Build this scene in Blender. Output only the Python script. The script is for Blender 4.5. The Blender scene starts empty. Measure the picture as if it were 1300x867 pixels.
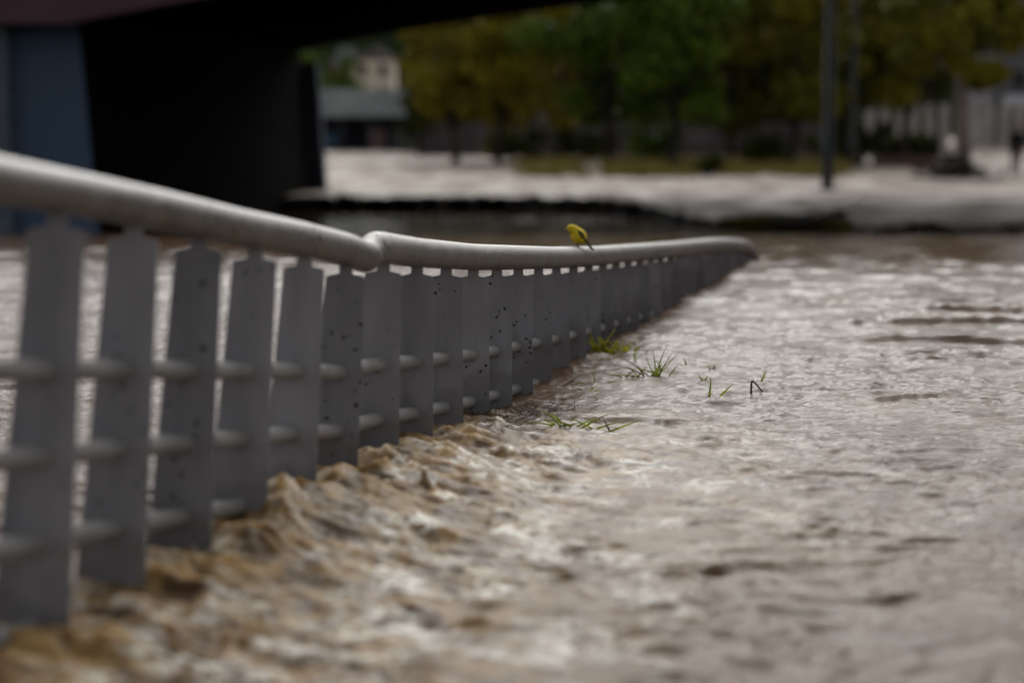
import bpy, bmesh, math, random
import numpy as np
from mathutils import Vector, Matrix

# ------------------------------------------------------------------ camera, sky, sun, exposure
scene = bpy.context.scene
COL = scene.collection
F = 2347.0                       # focal length in photo pixels (65 mm on 36 mm)
H_CAM = 0.79                     # camera above the near flood water
PITCH = math.atan((433.5 - 160.0) / F)
cp, sp = math.cos(PITCH), math.sin(PITCH)
cam_d = bpy.data.cameras.new('camera')
cam = bpy.data.objects.new('camera', cam_d)
COL.objects.link(cam)
cam.location = (0, 0, H_CAM)
cam.rotation_euler = (math.radians(90) - PITCH, 0, 0)
cam_d.sensor_width = 36.0
cam_d.lens = 65.0
cam_d.clip_start = 0.05
cam_d.clip_end = 6000
cam_d.dof.use_dof = True
cam_d.dof.focus_distance = 5.15
cam_d.dof.aperture_fstop = 1.6
scene.camera = cam

world = bpy.data.worlds.new('World')
scene.world = world
world.use_nodes = True
wn = world.node_tree
bg = wn.nodes['Background']
sky = wn.nodes.new('ShaderNodeTexSky')
sky.sky_type = 'NISHITA'
sky.sun_disc = False
SUN_EL, SUN_ROT = math.radians(40), math.radians(4)
sky.sun_elevation = SUN_EL
sky.sun_rotation = SUN_ROT
sky.air_density = 1.0
sky.dust_density = 6.0
sky.ozone_density = 1.0
hs = wn.nodes.new('ShaderNodeHueSaturation')
hs.inputs['Saturation'].default_value = 0.08      # overcast: cloud takes the blue out
wn.links.new(sky.outputs[0], hs.inputs['Color'])
wn.links.new(hs.outputs[0], bg.inputs['Color'])
bg.inputs['Strength'].default_value = 0.13

sun_d = bpy.data.lights.new('sun', 'SUN')
sun_d.energy = 0.5
sun_d.angle = math.radians(58)
sun_d.color = (1.0, 0.95, 0.85)
sun = bpy.data.objects.new('sun', sun_d)
COL.objects.link(sun)
sdir = Vector((math.sin(SUN_ROT) * math.cos(SUN_EL), math.cos(SUN_ROT) * math.cos(SUN_EL), math.sin(SUN_EL)))
sun.rotation_euler = (-sdir).to_track_quat('-Z', 'Y').to_euler()
scene.view_settings.view_transform = 'Standard'
scene.view_settings.look = 'None'
scene.view_settings.gamma = 1
scene.view_settings.use_curve_mapping = False
scene.view_settings.exposure = -0.02

random.seed(5)
rng = np.random.default_rng(7)
PROM = -0.86                     # height of the far promenade


def at(px, py, D):
    """photo pixel and depth -> point in the place"""
    a, b = (px - 650.0) / F, (433.5 - py) / F
    return Vector((D * a, D * (cp + b * sp), H_CAM + D * (-sp + b * cp)))


def on_level(px, py, z):
    b = (433.5 - py) / F
    D = (z - H_CAM) / (-sp + b * cp)
    return at(px, py, D)


# ------------------------------------------------------------------ materials
MATS = {}


def mat(name, col, rough=0.6, metal=0.0, vary=0.25, scale=6.0, bump=0.0, bscale=None, spec=0.5, trans=0.0):
    if name in MATS:
        return MATS[name]
    m = bpy.data.materials.new(name)
    m.use_nodes = True
    nt = m.node_tree
    p = nt.nodes['Principled BSDF']
    tc = nt.nodes.new('ShaderNodeTexCoord')
    nz = nt.nodes.new('ShaderNodeTexNoise')
    nz.inputs['Scale'].default_value = scale
    nz.inputs['Detail'].default_value = 5
    nt.links.new(tc.outputs['Object'], nz.inputs['Vector'])
    rp = nt.nodes.new('ShaderNodeValToRGB')
    lo = [c * (1 - vary) for c in col]
    hi = [min(1, c * (1 + vary)) for c in col]
    rp.color_ramp.elements[0].position = 0.3
    rp.color_ramp.elements[1].position = 0.7
    rp.color_ramp.elements[0].color = (*lo, 1)
    rp.color_ramp.elements[1].color = (*hi, 1)
    nt.links.new(nz.outputs['Fac'], rp.inputs['Fac'])
    nt.links.new(rp.outputs['Color'], p.inputs['Base Color'])
    p.inputs['Roughness'].default_value = rough
    p.inputs['Metallic'].default_value = metal
    p.inputs['Specular IOR Level'].default_value = spec
    if trans > 0:
        out = nt.nodes['Material Output']
        tb = nt.nodes.new('ShaderNodeBsdfTranslucent')
        nt.links.new(rp.outputs['Color'], tb.inputs['Color'])
        ms = nt.nodes.new('ShaderNodeMixShader')
        ms.inputs['Fac'].default_value = trans
        nt.links.new(p.outputs[0], ms.inputs[1])
        nt.links.new(tb.outputs[0], ms.inputs[2])
        nt.links.new(ms.outputs[0], out.inputs['Surface'])
    if bump > 0:
        n2 = nt.nodes.new('ShaderNodeTexNoise')
        n2.inputs['Scale'].default_value = bscale or scale * 4
        n2.inputs['Detail'].default_value = 4
        nt.links.new(tc.outputs['Object'], n2.inputs['Vector'])
        bp = nt.nodes.new('ShaderNodeBump')
        bp.inputs['Strength'].default_value = bump
        bp.inputs['Distance'].default_value = 0.02
        nt.links.new(n2.outputs['Fac'], bp.inputs['Height'])
        nt.links.new(bp.outputs['Normal'], p.inputs['Normal'])
    MATS[name] = m
    return m


def speckled(name, col, rough, metal, spot_scale, spot_size, spot_col, streak=0.15, spec=0.5, patch_lo=0.36, wet=False, power=5.0):
    """painted or galvanised metal with mud specks and soft streaks"""
    m = bpy.data.materials.new(name)
    m.use_nodes = True
    nt = m.node_tree
    N, L = nt.nodes, nt.links
    p = N['Principled BSDF']
    geo = N.new('ShaderNodeNewGeometry')
    nz = N.new('ShaderNodeTexNoise')
    nz.inputs['Scale'].default_value = 9
    nz.inputs['Detail'].default_value = 6
    mp = N.new('ShaderNodeMapping')
    mp.inputs['Scale'].default_value = (1.6, 1.6, 0.5)
    L.new(geo.outputs['Position'], mp.inputs['Vector'])
    L.new(mp.outputs['Vector'], nz.inputs['Vector'])
    rp = N.new('ShaderNodeValToRGB')
    rp.color_ramp.elements[0].position = 0.32
    rp.color_ramp.elements[1].position = 0.68
    rp.color_ramp.elements[0].color = (*[c * (1 - streak) for c in col], 1)
    rp.color_ramp.elements[1].color = (*[c * (1 + streak) for c in col], 1)
    L.new(nz.outputs['Fac'], rp.inputs['Fac'])
    # specks: small voronoi cells cut by a random threshold and a patchy mask
    vo = N.new('ShaderNodeTexVoronoi')
    vo.inputs['Scale'].default_value = spot_scale
    wob = N.new('ShaderNodeTexNoise')
    wob.inputs['Scale'].default_value = spot_scale * 1.5
    wmix = N.new('ShaderNodeMixRGB')
    wmix.blend_type = 'ADD'
    wmix.inputs['Fac'].default_value = 0.016
    L.new(geo.outputs['Position'], wob.inputs['Vector'])
    L.new(geo.outputs['Position'], wmix.inputs['Color1'])
    L.new(wob.outputs['Color'], wmix.inputs['Color2'])
    L.new(wmix.outputs['Color'], vo.inputs['Vector'])
    sep = N.new('ShaderNodeSeparateColor')
    L.new(vo.outputs['Color'], sep.inputs['Color'])
    pw = N.new('ShaderNodeMath')
    pw.operation = 'POWER'
    pw.inputs[1].default_value = power
    L.new(sep.outputs['Red'], pw.inputs[0])
    ml = N.new('ShaderNodeMath')
    ml.operation = 'MULTIPLY'
    ml.inputs[1].default_value = spot_size
    L.new(pw.outputs[0], ml.inputs[0])
    patch = N.new('ShaderNodeTexNoise')
    patch.inputs['Scale'].default_value = 3.2
    patch.inputs['Detail'].default_value = 3
    L.new(geo.outputs['Position'], patch.inputs['Vector'])
    pr = N.new('ShaderNodeMapRange')
    pr.inputs['From Min'].default_value = patch_lo
    pr.inputs['From Max'].default_value = 0.58
    L.new(patch.outputs['Fac'], pr.inputs['Value'])
    ml2 = N.new('ShaderNodeMath')
    ml2.operation = 'MULTIPLY'
    L.new(ml.outputs[0], ml2.inputs[0])
    L.new(pr.outputs[0], ml2.inputs[1])
    lt = N.new('ShaderNodeMath')
    lt.operation = 'LESS_THAN'
    L.new(vo.outputs['Distance'], lt.inputs[0])
    L.new(ml2.outputs[0], lt.inputs[1])
    mx = N.new('ShaderNodeMixRGB')
    L.new(lt.outputs[0], mx.inputs['Fac'])
    L.new(rp.outputs['Color'], mx.inputs['Color1'])
    mx.inputs['Color2'].default_value = (*spot_col, 1)
    last = mx.outputs['Color']
    if wet:                                        # every plate took its paint a little differently
        oi = N.new('ShaderNodeObjectInfo')
        orr = N.new('ShaderNodeMapRange')
        orr.inputs['To Min'].default_value = 0.80
        orr.inputs['To Max'].default_value = 1.18
        L.new(oi.outputs['Random'], orr.inputs['Value'])
        om = N.new('ShaderNodeMixRGB')
        om.blend_type = 'MULTIPLY'
        om.inputs['Fac'].default_value = 1.0
        L.new(last, om.inputs['Color1'])
        L.new(orr.outputs[0], om.inputs['Color2'])
        last = om.outputs['Color']
    if wet:                                        # silt film and splash stains above the water line
        sx = N.new('ShaderNodeSeparateXYZ')
        L.new(geo.outputs['Position'], sx.inputs[0])
        sn_ = N.new('ShaderNodeTexNoise')
        sn_.inputs['Scale'].default_value = 14
        sn_.inputs['Detail'].default_value = 6
        L.new(geo.outputs['Position'], sn_.inputs['Vector'])
        ma = N.new('ShaderNodeMath')
        ma.operation = 'MULTIPLY_ADD'
        ma.inputs[1].default_value = -0.22
        L.new(sn_.outputs['Fac'], ma.inputs[0])
        L.new(sx.outputs['Z'], ma.inputs[2])
        mr = N.new('ShaderNodeMapRange')
        mr.inputs['From Min'].default_value = -0.015
        mr.inputs['From Max'].default_value = 0.05
        mr.inputs['To Min'].default_value = 0.38
        mr.inputs['To Max'].default_value = 0.0
        L.new(ma.outputs[0], mr.inputs['Value'])
        m3 = N.new('ShaderNodeMixRGB')
        m3.inputs['Color2'].default_value = (0.060, 0.045, 0.033, 1)
        L.new(mr.outputs[0], m3.inputs['Fac'])
        L.new(last, m3.inputs['Color1'])
        last = m3.outputs['Color']
    L.new(last, p.inputs['Base Color'])
    p.inputs['Metallic'].default_value = metal
    p.inputs['Specular IOR Level'].default_value = spec
    rr = N.new('ShaderNodeMapRange')
    rr.inputs['To Min'].default_value = rough - 0.08
    rr.inputs['To Max'].default_value = rough + 0.12
    L.new(nz.outputs['Fac'], rr.inputs['Value'])
    L.new(rr.outputs[0], p.inputs['Roughness'])
    fine = N.new('ShaderNodeTexNoise')
    fine.inputs['Scale'].default_value = 260
    fine.inputs['Detail'].default_value = 3
    L.new(geo.outputs['Position'], fine.inputs['Vector'])
    bp = N.new('ShaderNodeBump')
    bp.inputs['Strength'].default_value = 0.12
    bp.inputs['Distance'].default_value = 0.004
    L.new(fine.outputs['Fac'], bp.inputs['Height'])
    L.new(bp.outputs['Normal'], p.inputs['Normal'])
    return m


# ------------------------------------------------------------------ mesh helpers
def link(name, me, m=None, parent=None, smooth=False):
    o = bpy.data.objects.new(name, me)
    COL.objects.link(o)
    if m is not None:
        me.materials.append(m)
    if parent is not None:
        o.parent = parent
    if smooth:
        me.polygons.foreach_set('use_smooth', np.ones(len(me.polygons), dtype=bool))
    return o


def tag(o, label, cat, group=None, kind=None):
    if label:
        o['label'] = label
    if cat:
        o['category'] = cat
    if group:
        o['group'] = group
    if kind:
        o['kind'] = kind
    return o


def empty(name, loc, label, cat, group=None):
    o = bpy.data.objects.new(name, None)
    COL.objects.link(o)
    o.location = loc
    o.empty_display_size = 0.1
    return tag(o, label, cat, group)


def structure(o):
    o['kind'] = 'structure'
    return o


class MB:
    """collects shapes for ONE mesh"""

    def __init__(s):
        s.v, s.f = [], []

    def add(s, vs, fs):
        b = len(s.v)
        s.v += [tuple(v) for v in vs]
        s.f += [tuple(i + b for i in f) for f in fs]
        return s

    def box(s, c, d, rz=0.0):
        x, y, z = d[0] / 2, d[1] / 2, d[2] / 2
        ca, sa = math.cos(rz), math.sin(rz)
        vs = []
        for k in ((-x, -y, -z), (x, -y, -z), (x, y, -z), (-x, y, -z), (-x, -y, z), (x, -y, z), (x, y, z), (-x, y, z)):
            vs.append((c[0] + k[0] * ca - k[1] * sa, c[1] + k[0] * sa + k[1] * ca, c[2] + k[2]))
        return s.add(vs, [(0, 3, 2, 1), (4, 5, 6, 7), (0, 1, 5, 4), (1, 2, 6, 5), (2, 3, 7, 6), (3, 0, 4, 7)])

    def tube(s, pts, rad, n=12, cap=True, squash=None):
        pts = [Vector(p) for p in pts]
        if not hasattr(rad, '__len__'):
            rad = [rad] * len(pts)
        vs, fs = [], []
        up = Vector((0, 0, 1))
        t0 = (pts[1] - pts[0]).normalized()
        if abs(t0.z) > 0.9:
            up = Vector((1, 0, 0))
        for i, p in enumerate(pts):
            t = (pts[min(i + 1, len(pts) - 1)] - pts[max(i - 1, 0)]).normalized()
            a = t.cross(up).normalized()
            b = a.cross(t).normalized()
            for k in range(n):
                w = 2 * math.pi * k / n
                r = rad[i]
                q = squash[i] if squash else 1.0
                vs.append(p + a * (r * math.cos(w) * q) + b * (r * math.sin(w)))
        for i in range(len(pts) - 1):
            for k in range(n):
                k2 = (k + 1) % n
                fs.append((i * n + k, i * n + k2, (i + 1) * n + k2, (i + 1) * n + k))
        if cap:
            fs.append(tuple(range(n - 1, -1, -1)))
            fs.append(tuple((len(pts) - 1) * n + k for k in range(n)))
        return s.add(vs, fs)

    def prism(s, outline, ax, ay, nrm, origin, th):
        """flat outline in the (ax, ay) plane, thickness th along nrm"""
        ax, ay, nrm, origin = Vector(ax), Vector(ay), Vector(nrm), Vector(origin)
        n = len(outline)
        vs = [origin + ax * u + ay * v - nrm * th / 2 for u, v in outline] + [origin + ax * u + ay * v + nrm * th / 2 for u, v in outline]
        fs = [tuple(range(n - 1, -1, -1)), tuple(range(n, 2 * n))]
        fs += [(i, (i + 1) % n, n + (i + 1) % n, n + i) for i in range(n)]
        return s.add(vs, fs)

    def build(s, name, m, parent=None, smooth=False, bevel=0.0, seg=2):
        me = bpy.data.meshes.new(name)
        off = parent.matrix_world.translation if False else Vector((0, 0, 0))
        vs = s.v
        if parent is not None:
            p = parent
            tot = Vector((0, 0, 0))
            while p is not None:
                tot += Vector(p.location)
                p = p.parent
            vs = [(v[0] - tot.x, v[1] - tot.y, v[2] - tot.z) for v in vs]
        me.from_pydata(vs, [], s.f)
        bm = bmesh.new()
        bm.from_mesh(me)
        bmesh.ops.recalc_face_normals(bm, faces=bm.faces)
        bm.to_mesh(me)
        bm.free()
        o = link(name, me, m, parent, smooth)
        if bevel > 0:
            b = o.modifiers.new('bevel', 'BEVEL')
            b.width = bevel
            b.segments = seg
            b.limit_method = 'ANGLE'
        return o


def grid_mesh(name, P, m):
    """P: rows x cols x 3"""
    R, C, _ = P.shape
    me = bpy.data.meshes.new(name)
    me.vertices.add(R * C)
    me.vertices.foreach_set('co', P.reshape(-1).astype(np.float32))
    i = np.arange(R * C).reshape(R, C)
    q = np.stack([i[:-1, :-1], i[:-1, 1:], i[1:, 1:], i[1:, :-1]], -1).reshape(-1, 4)
    nf = len(q)
    me.loops.add(nf * 4)
    me.polygons.add(nf)
    me.loops.foreach_set('vertex_index', q.reshape(-1).astype(np.int32))
    me.polygons.foreach_set('loop_start', (np.arange(nf) * 4).astype(np.int32))
    me.polygons.foreach_set('use_smooth', np.ones(nf, dtype=bool))
    me.update(calc_edges=True)
    me.materials.append(m)
    return me


def quads_mesh(name, Q, m, tint=None):
    """Q: n x 4 x 3 loose quads"""
    n = len(Q)
    me = bpy.data.meshes.new(name)
    me.vertices.add(n * 4)
    me.vertices.foreach_set('co', Q.reshape(-1).astype(np.float32))
    me.loops.add(n * 4)
    me.polygons.add(n)
    me.loops.foreach_set('vertex_index', np.arange(n * 4, dtype=np.int32))
    me.polygons.foreach_set('loop_start', (np.arange(n) * 4).astype(np.int32))
    me.update(calc_edges=True)
    if tint is not None:
        a = me.attributes.new('tint', 'FLOAT', 'POINT')
        a.data.foreach_set('value', np.repeat(tint, 4).astype(np.float32))
    me.materials.append(m)
    return me


# ------------------------------------------------------------------ noise
_pr = np.random.default_rng(11)
_PERM = np.concatenate([_pr.permutation(512)] * 3)
_ang = _pr.random(512) * 2 * np.pi
_GX, _GY = np.cos(_ang), np.sin(_ang)


def perlin(x, y, seed=0):
    xi = np.floor(x).astype(np.int64)
    yi = np.floor(y).astype(np.int64)
    xf, yf = x - xi, y - yi
    u = xf * xf * xf * (xf * (xf * 6 - 15) + 10)
    v = yf * yf * yf * (yf * (yf * 6 - 15) + 10)

    def g(a, b, dx, dy):
        h = _PERM[(_PERM[(a + seed * 37) & 511] + b) & 511]
        return _GX[h] * dx + _GY[h] * dy
    n00 = g(xi, yi, xf, yf)
    n10 = g(xi + 1, yi, xf - 1, yf)
    n01 = g(xi, yi + 1, xf, yf - 1)
    n11 = g(xi + 1, yi + 1, xf - 1, yf - 1)
    return ((n00 * (1 - u) + n10 * u) * (1 - v) + (n01 * (1 - u) + n11 * u) * v) * 1.5


def fbm(x, y, o=4, seed=0):
    s, a = 0, 1.0
    for k in range(o):
        s = s + a * perlin(x * 2 ** k, y * 2 ** k, seed + k)
        a *= 0.5
    return s / 1.9


def sstep(a, b, x):
    t = np.clip((x - a) / (b - a), 0, 1)
    return t * t * (3 - 2 * t)


# ------------------------------------------------------------------ the flood water
RAIL_K, RAIL_C = 0.2480, -1.3315      # plan of the railing: x = K*y + C


def base_level(Y):
    return np.interp(Y, [10.5, 14, 31, 44, 60], [0, -0.13, -1.0, -1.28, -1.6])


plate_pts = []                          # filled below: where the balusters meet the water


def water_fields(X, Y):
    s = (X - (RAIL_K * Y + RAIL_C)) * 0.97
    A = np.interp(Y, [1.0, 2.3, 2.7, 3.2, 3.5, 4.0, 4.4, 4.8, 5.1, 6.0],
                  [.03, .045, .045, .06, .065, .055, .035, .008, -.012, 0])
    lat = np.where(s > 0, np.exp(-(s / 0.30) ** 2), np.exp(-(s / 0.25) ** 2))
    hump = A * lat
    # turbulent water just downstream of the railing
    edge = fbm(X * 1.6, Y * 1.2, 3, 40)
    T = np.exp(-(np.clip(s - 0.05, 0, None) / (0.72 + 0.3 * edge)) ** 2) * np.where(s < -0.02, np.exp(-((s + 0.02) / 0.06) ** 2), 1)
    T = T * (1 - sstep(4.35, 5.0, Y + 0.5 * edge)) 
    band = np.exp(-((Y - 3.95 + 0.25 * s) / 0.55) ** 2) * np.exp(-(np.clip(s - 0.3, 0, None) / 0.85) ** 2) * (s > 0)
    T = np.clip(np.maximum(T, 0.62 * band), 0, 1)
    T2 = np.exp(-(np.clip(s - 0.05, 0, None) / 0.25) ** 2) * (s > -0.03) * sstep(4.2, 4.8, Y) * (1 - sstep(5.4, 6.6, Y))
    # dark troughs further out
    W = np.exp(-((Y - 7.1 - 0.25 * (X - 1)) / 1.1) ** 2) * sstep(0.5, 1.3, s)
    wx = fbm(X * 3.1, Y * 3.1, 2, 3) * 0.10
    wy = fbm(X * 3.1, Y * 3.1, 2, 9) * 0.10
    x, y = X + wx, Y + wy
    far = np.clip(Y / 6.0, 1, 1.6)
    h = base_level(Y) + hump
    calm = 0.12 + 0.88 / (1 + np.exp((Y - 8.3 - 0.8 * fbm(X / 1.6, Y / 1.2, 2, 300)) / 0.9))
    h = h + 0.017 * fbm(x / 0.60, y / 0.34, 3, 1) * (0.5 + 0.5 * np.clip(far, 1, 3))
    h = h + (0.0085 * np.clip(far, 1, 4)) * (1 - np.abs(fbm(x / 0.34, y / 0.16, 3, 60)) * 2.2) * (0.6 + 0.5 * perlin(X / 0.9, Y / 0.9, 5)) * (0.4 + 0.6 * calm)
    rip = 0.0060 * fbm(x / 0.065, y / 0.05, 3, 22) * (0.75 + 0.9 * perlin(X / 0.5, Y / 0.7, 31)) * np.exp(-np.clip(Y - 6, 0, None) / 4)
    h = h + rip
    chop = 1 - np.abs(fbm(x / 0.24, y / 0.13, 3, 260)) * 2.4
    h = h + 0.0150 * chop * (0.75 + 0.8 * perlin(X / 0.7, Y / 0.8, 266)) * calm
    def saw(p, w):                                     # steep face towards the railing's upstream end, long back
        f = p - np.floor(p)
        return np.where(f < w, f / w, (1 - f) / (1 - w))
    ph = Y / 0.52 + 0.8 * fbm(X / 1.3, Y / 0.9, 4, 71) + 0.15 * X
    h = h + W * 0.034 * saw(ph, 0.062) * sstep(-0.40, 0.0, fbm(X / 0.45, Y / 0.7, 4, 77))
    ph2 = Y / 0.55 + 1.1 * fbm(X / 1.0, Y / 0.6, 4, 171) - 0.15 * X
    h = h + 0.014 * saw(ph2, 0.024) * (0.35 + 0.65 * sstep(3.6, 4.8, Y)) * sstep(-0.08, 0.40, fbm(X / 0.60, Y / 0.50, 4, 177)) * (1 - sstep(9, 13, Y)) * (s > -0.5)
    # cauliflower lumps
    def sab(v):                                     # |v| with a soft crease
        return np.sqrt(v * v + 0.008)
    q1 = fbm(X * 7.0, Y * 7.0, 2, 201) * 0.055
    q2 = fbm(X * 7.0, Y * 7.0, 2, 207) * 0.055
    xr, yr = x + q1, y + q2
    xa, ya = 0.90 * xr - 0.42 * yr, 0.42 * xr + 0.90 * yr        # along and across the jets through the gaps
    b1 = sab(fbm(xa / 0.42, ya / 0.22, 2, 80))
    b2 = sab(fbm(xa / 0.20, ya / 0.10, 3, 90))
    b3 = sab(fbm(xa / 0.075, ya / 0.045, 3, 100))
    b4 = perlin(x / 0.026, y / 0.03, 107)
    near = np.exp(-np.clip(s, 0, None) / 0.35)
    turb = (0.058 * (b1 - 0.22) + 0.044 * (b2 - 0.2) + 0.020 * b3 + 0.0026 * b4) * (0.5 + 0.6 * near)
    h = h + T * turb
    h = h + T2 * (0.012 * b2 + 0.008 * b3)
    lumps = np.zeros_like(X)
    for (px, py, amp, rx, ry) in plate_pts:
        lumps = np.maximum(lumps, amp * np.exp(-((x - px) / rx) ** 2 - ((y - py) / ry) ** 2))
    h = h + lumps * (0.55 + 0.75 * b2 + 0.5 * b3)
    patch = sstep(-0.12, 0.35, fbm(x / 0.16, y / 0.13, 3, 130))
    streak = 1 - np.clip(np.abs(fbm(x / 0.07, y / 0.05, 3, 140)) * 4.0, 0, 1)
    foam = np.clip(T * 1.6, 0, 1) * patch * (0.25 + 0.85 * np.maximum(sstep(0.22, 0.5, b2 + 0.3 * b3), 0.7 * streak))
    quay = np.exp(-((Y - 39.5) / 2.2) ** 2) * sstep(-1.6, -0.6, X) * (1 - sstep(1.8, 2.8, X)) * sstep(-0.1, 0.3, fbm(X / 1.1, Y / 2.0, 3, 150))
    foam = np.clip(foam + 0.9 * quay, 0, 1)
    foam = np.clip(foam * 1.5, 0, 1) * (0.40 + 0.60 * sstep(0.05, 0.20, s))
    return h, foam, np.clip(0.8 * T + lumps * 12, 0, 1), s


for n in range(-1, 11):
    D = 0.25 * (n + 10.8)
    yy = D * 0.998
    xx = RAIL_K * D + RAIL_C
    amp = 0.034 if n < 2 else (0.044 if n < 8 else 0.016)
    plate_pts.append((xx + 0.075, yy - 0.03, amp * random.uniform(0.5, 1.0), 0.075 * random.uniform(.8, 1.3), 0.085 * random.uniform(.8, 1.2)))


def wz(x, y):
    h, _, _, _ = water_fields(np.array([float(x)]), np.array([float(y)]))
    return float(h[0])


def water_material():
    m = bpy.data.materials.new('muddy_flood_water')
    m.use_nodes = True
    nt = m.node_tree
    N, L = nt.nodes, nt.links
    p = N['Principled BSDF']
    geo = N.new('ShaderNodeNewGeometry')
    fo = N.new('ShaderNodeAttribute')
    fo.attribute_name = 'foam'
    tu = N.new('ShaderNodeAttribute')
    tu.attribute_name = 'churn'
    nz = N.new('ShaderNodeTexNoise')
    nz.inputs['Scale'].default_value = 1.7
    nz.inputs['Detail'].default_value = 5
    L.new(geo.outputs['Position'], nz.inputs['Vector'])
    rp = N.new('ShaderNodeValToRGB')
    rp.color_ramp.elements[0].position = 0.3
    rp.color_ramp.elements[1].position = 0.7
    rp.color_ramp.elements[0].color = (0.076, 0.044, 0.026, 1)
    rp.color_ramp.elements[1].color = (0.160, 0.104, 0.066, 1)
    L.new(nz.outputs['Fac'], rp.inputs['Fac'])
    m1 = N.new('ShaderNodeMixRGB')
    cz = N.new('ShaderNodeTexNoise')
    cz.inputs['Scale'].default_value = 11
    cz.inputs['Detail'].default_value = 5
    cz.inputs['Distortion'].default_value = 0.8
    L.new(geo.outputs['Position'], cz.inputs['Vector'])
    cr = N.new('ShaderNodeValToRGB')
    cr.color_ramp.elements[0].position = 0.40
    cr.color_ramp.elements[1].position = 0.62
    cr.color_ramp.elements[0].color = (0.105, 0.062, 0.028, 1)
    cr.color_ramp.elements[1].color = (0.380, 0.245, 0.095, 1)
    L.new(cz.outputs['Fac'], cr.inputs['Fac'])
    L.new(cr.outputs['Color'], m1.inputs['Color2'])      # stirred silt, with dark shadows and golden highlights painted in by the noise
    L.new(tu.outputs['Fac'], m1.inputs['Fac'])
    L.new(rp.outputs['Color'], m1.inputs['Color1'])
    m2 = N.new('ShaderNodeMixRGB')
    m2.inputs['Color2'].default_value = (0.86, 0.84, 0.78, 1)
    lace = N.new('ShaderNodeTexNoise')
    lace.inputs['Scale'].default_value = 24
    lace.inputs['Detail'].default_value = 8
    lace.inputs['Roughness'].default_value = 0.7
    lace.inputs['Distortion'].default_value = 1.2
    L.new(geo.outputs['Position'], lace.inputs['Vector'])
    lr = N.new('ShaderNodeMapRange')
    lr.inputs['From Min'].default_value = 0.46
    lr.inputs['From Max'].default_value = 0.53
    L.new(lace.outputs['Fac'], lr.inputs['Value'])
    fm = N.new('ShaderNodeMath')
    fm.operation = 'MULTIPLY'
    L.new(lr.outputs[0], fm.inputs[0])
    L.new(fo.outputs['Fac'], fm.inputs[1])
    L.new(fm.outputs[0], m2.inputs['Fac'])
    L.new(m1.outputs['Color'], m2.inputs['Color1'])
    L.new(m2.outputs['Color'], p.inputs['Base Color'])
    rr = N.new('ShaderNodeMapRange')
    rr.inputs['To Min'].default_value = 0.10
    rr.inputs['To Max'].default_value = 0.42
    L.new(fm.outputs[0], rr.inputs['Value'])
    rc = N.new('ShaderNodeMath')
    rc.operation = 'MULTIPLY_ADD'
    rc.inputs[1].default_value = 0.22
    L.new(tu.outputs['Fac'], rc.inputs[0])
    L.new(rr.outputs[0], rc.inputs[2])
    L.new(rc.outputs[0], p.inputs['Roughness'])
    p.inputs['IOR'].default_value = 1.33
    p.inputs['Specular IOR Level'].default_value = 0.15
    sw = N.new('ShaderNodeMath')                       # stirred silt lets light in
    sw.operation = 'MULTIPLY'
    sw.inputs[1].default_value = 0.85
    L.new(tu.outputs['Fac'], sw.inputs[0])
    L.new(sw.outputs[0], p.inputs['Subsurface Weight'])
    p.inputs['Subsurface Radius'].default_value = (1.0, 0.62, 0.28)
    p.inputs['Subsurface Scale'].default_value = 0.035
    mp = N.new('ShaderNodeMapping')
    mp.inputs['Scale'].default_value = (0.55, 0.8, 1.0)
    L.new(geo.outputs['Position'], mp.inputs['Vector'])
    f1 = N.new('ShaderNodeTexNoise')
    f1.inputs['Scale'].default_value = 75
    f1.inputs['Detail'].default_value = 6
    f1.inputs['Roughness'].default_value = 0.62
    f1.inputs['Distortion'].default_value = 0.6
    L.new(mp.outputs['Vector'], f1.inputs['Vector'])
    bp = N.new('ShaderNodeBump')
    bp.inputs['Strength'].default_value = 0.40
    bp.inputs['Distance'].default_value = 0.012
    sy = N.new('ShaderNodeSeparateXYZ')                # the deeper channel beyond the railing runs smoother
    L.new(geo.outputs['Position'], sy.inputs[0])
    ry = N.new('ShaderNodeMapRange')
    ry.inputs['From Min'].default_value = 7.2
    ry.inputs['From Max'].default_value = 11.5
    ry.inputs['To Min'].default_value = 0.40
    ry.inputs['To Max'].default_value = 0.10
    L.new(sy.outputs['Y'], ry.inputs['Value'])
    L.new(ry.outputs[0], bp.inputs['Strength'])
    L.new(f1.outputs['Fac'], bp.inputs['Height'])
    L.new(bp.outputs['Normal'], p.inputs['Normal'])
    return m


ys = np.concatenate([np.linspace(-5, 0.75, 14), np.geomspace(0.8, 14, 1150), np.geomspace(14.08, 75, 260)])
us = np.concatenate([-np.geomspace(3.0, 0.40, 36)[:-1], np.linspace(-0.40, 0.40, 1040), np.geomspace(0.40, 3.0, 36)[1:]])
YY, UU = np.meshgrid(ys, us, indexing='ij')
XX = (np.clip(YY, 0, None) + 2.0) * UU
hh, foam, churn, ss = water_fields(XX, YY)
wme = grid_mesh('flood_water', np.stack([XX, YY, hh], -1), water_material())
for nm, arr in (('foam', foam), ('churn', churn)):
    a = wme.attributes.new(nm, 'FLOAT', 'POINT')
    a.data.foreach_set('value', arr.reshape(-1).astype(np.float32))
structure(link('flood_water', wme))
del XX, YY, UU, hh, foam, churn, ss

# bed below the water
bed = MB().add([(-400, -60, -3.2), (400, -60, -3.2), (400, 90, -3.2), (-400, 90, -3.2)], [(0, 1, 2, 3)])
structure(bed.build('riverbed', mat('river_mud', (0.08, 0.06, 0.045), 0.8)))

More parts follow.
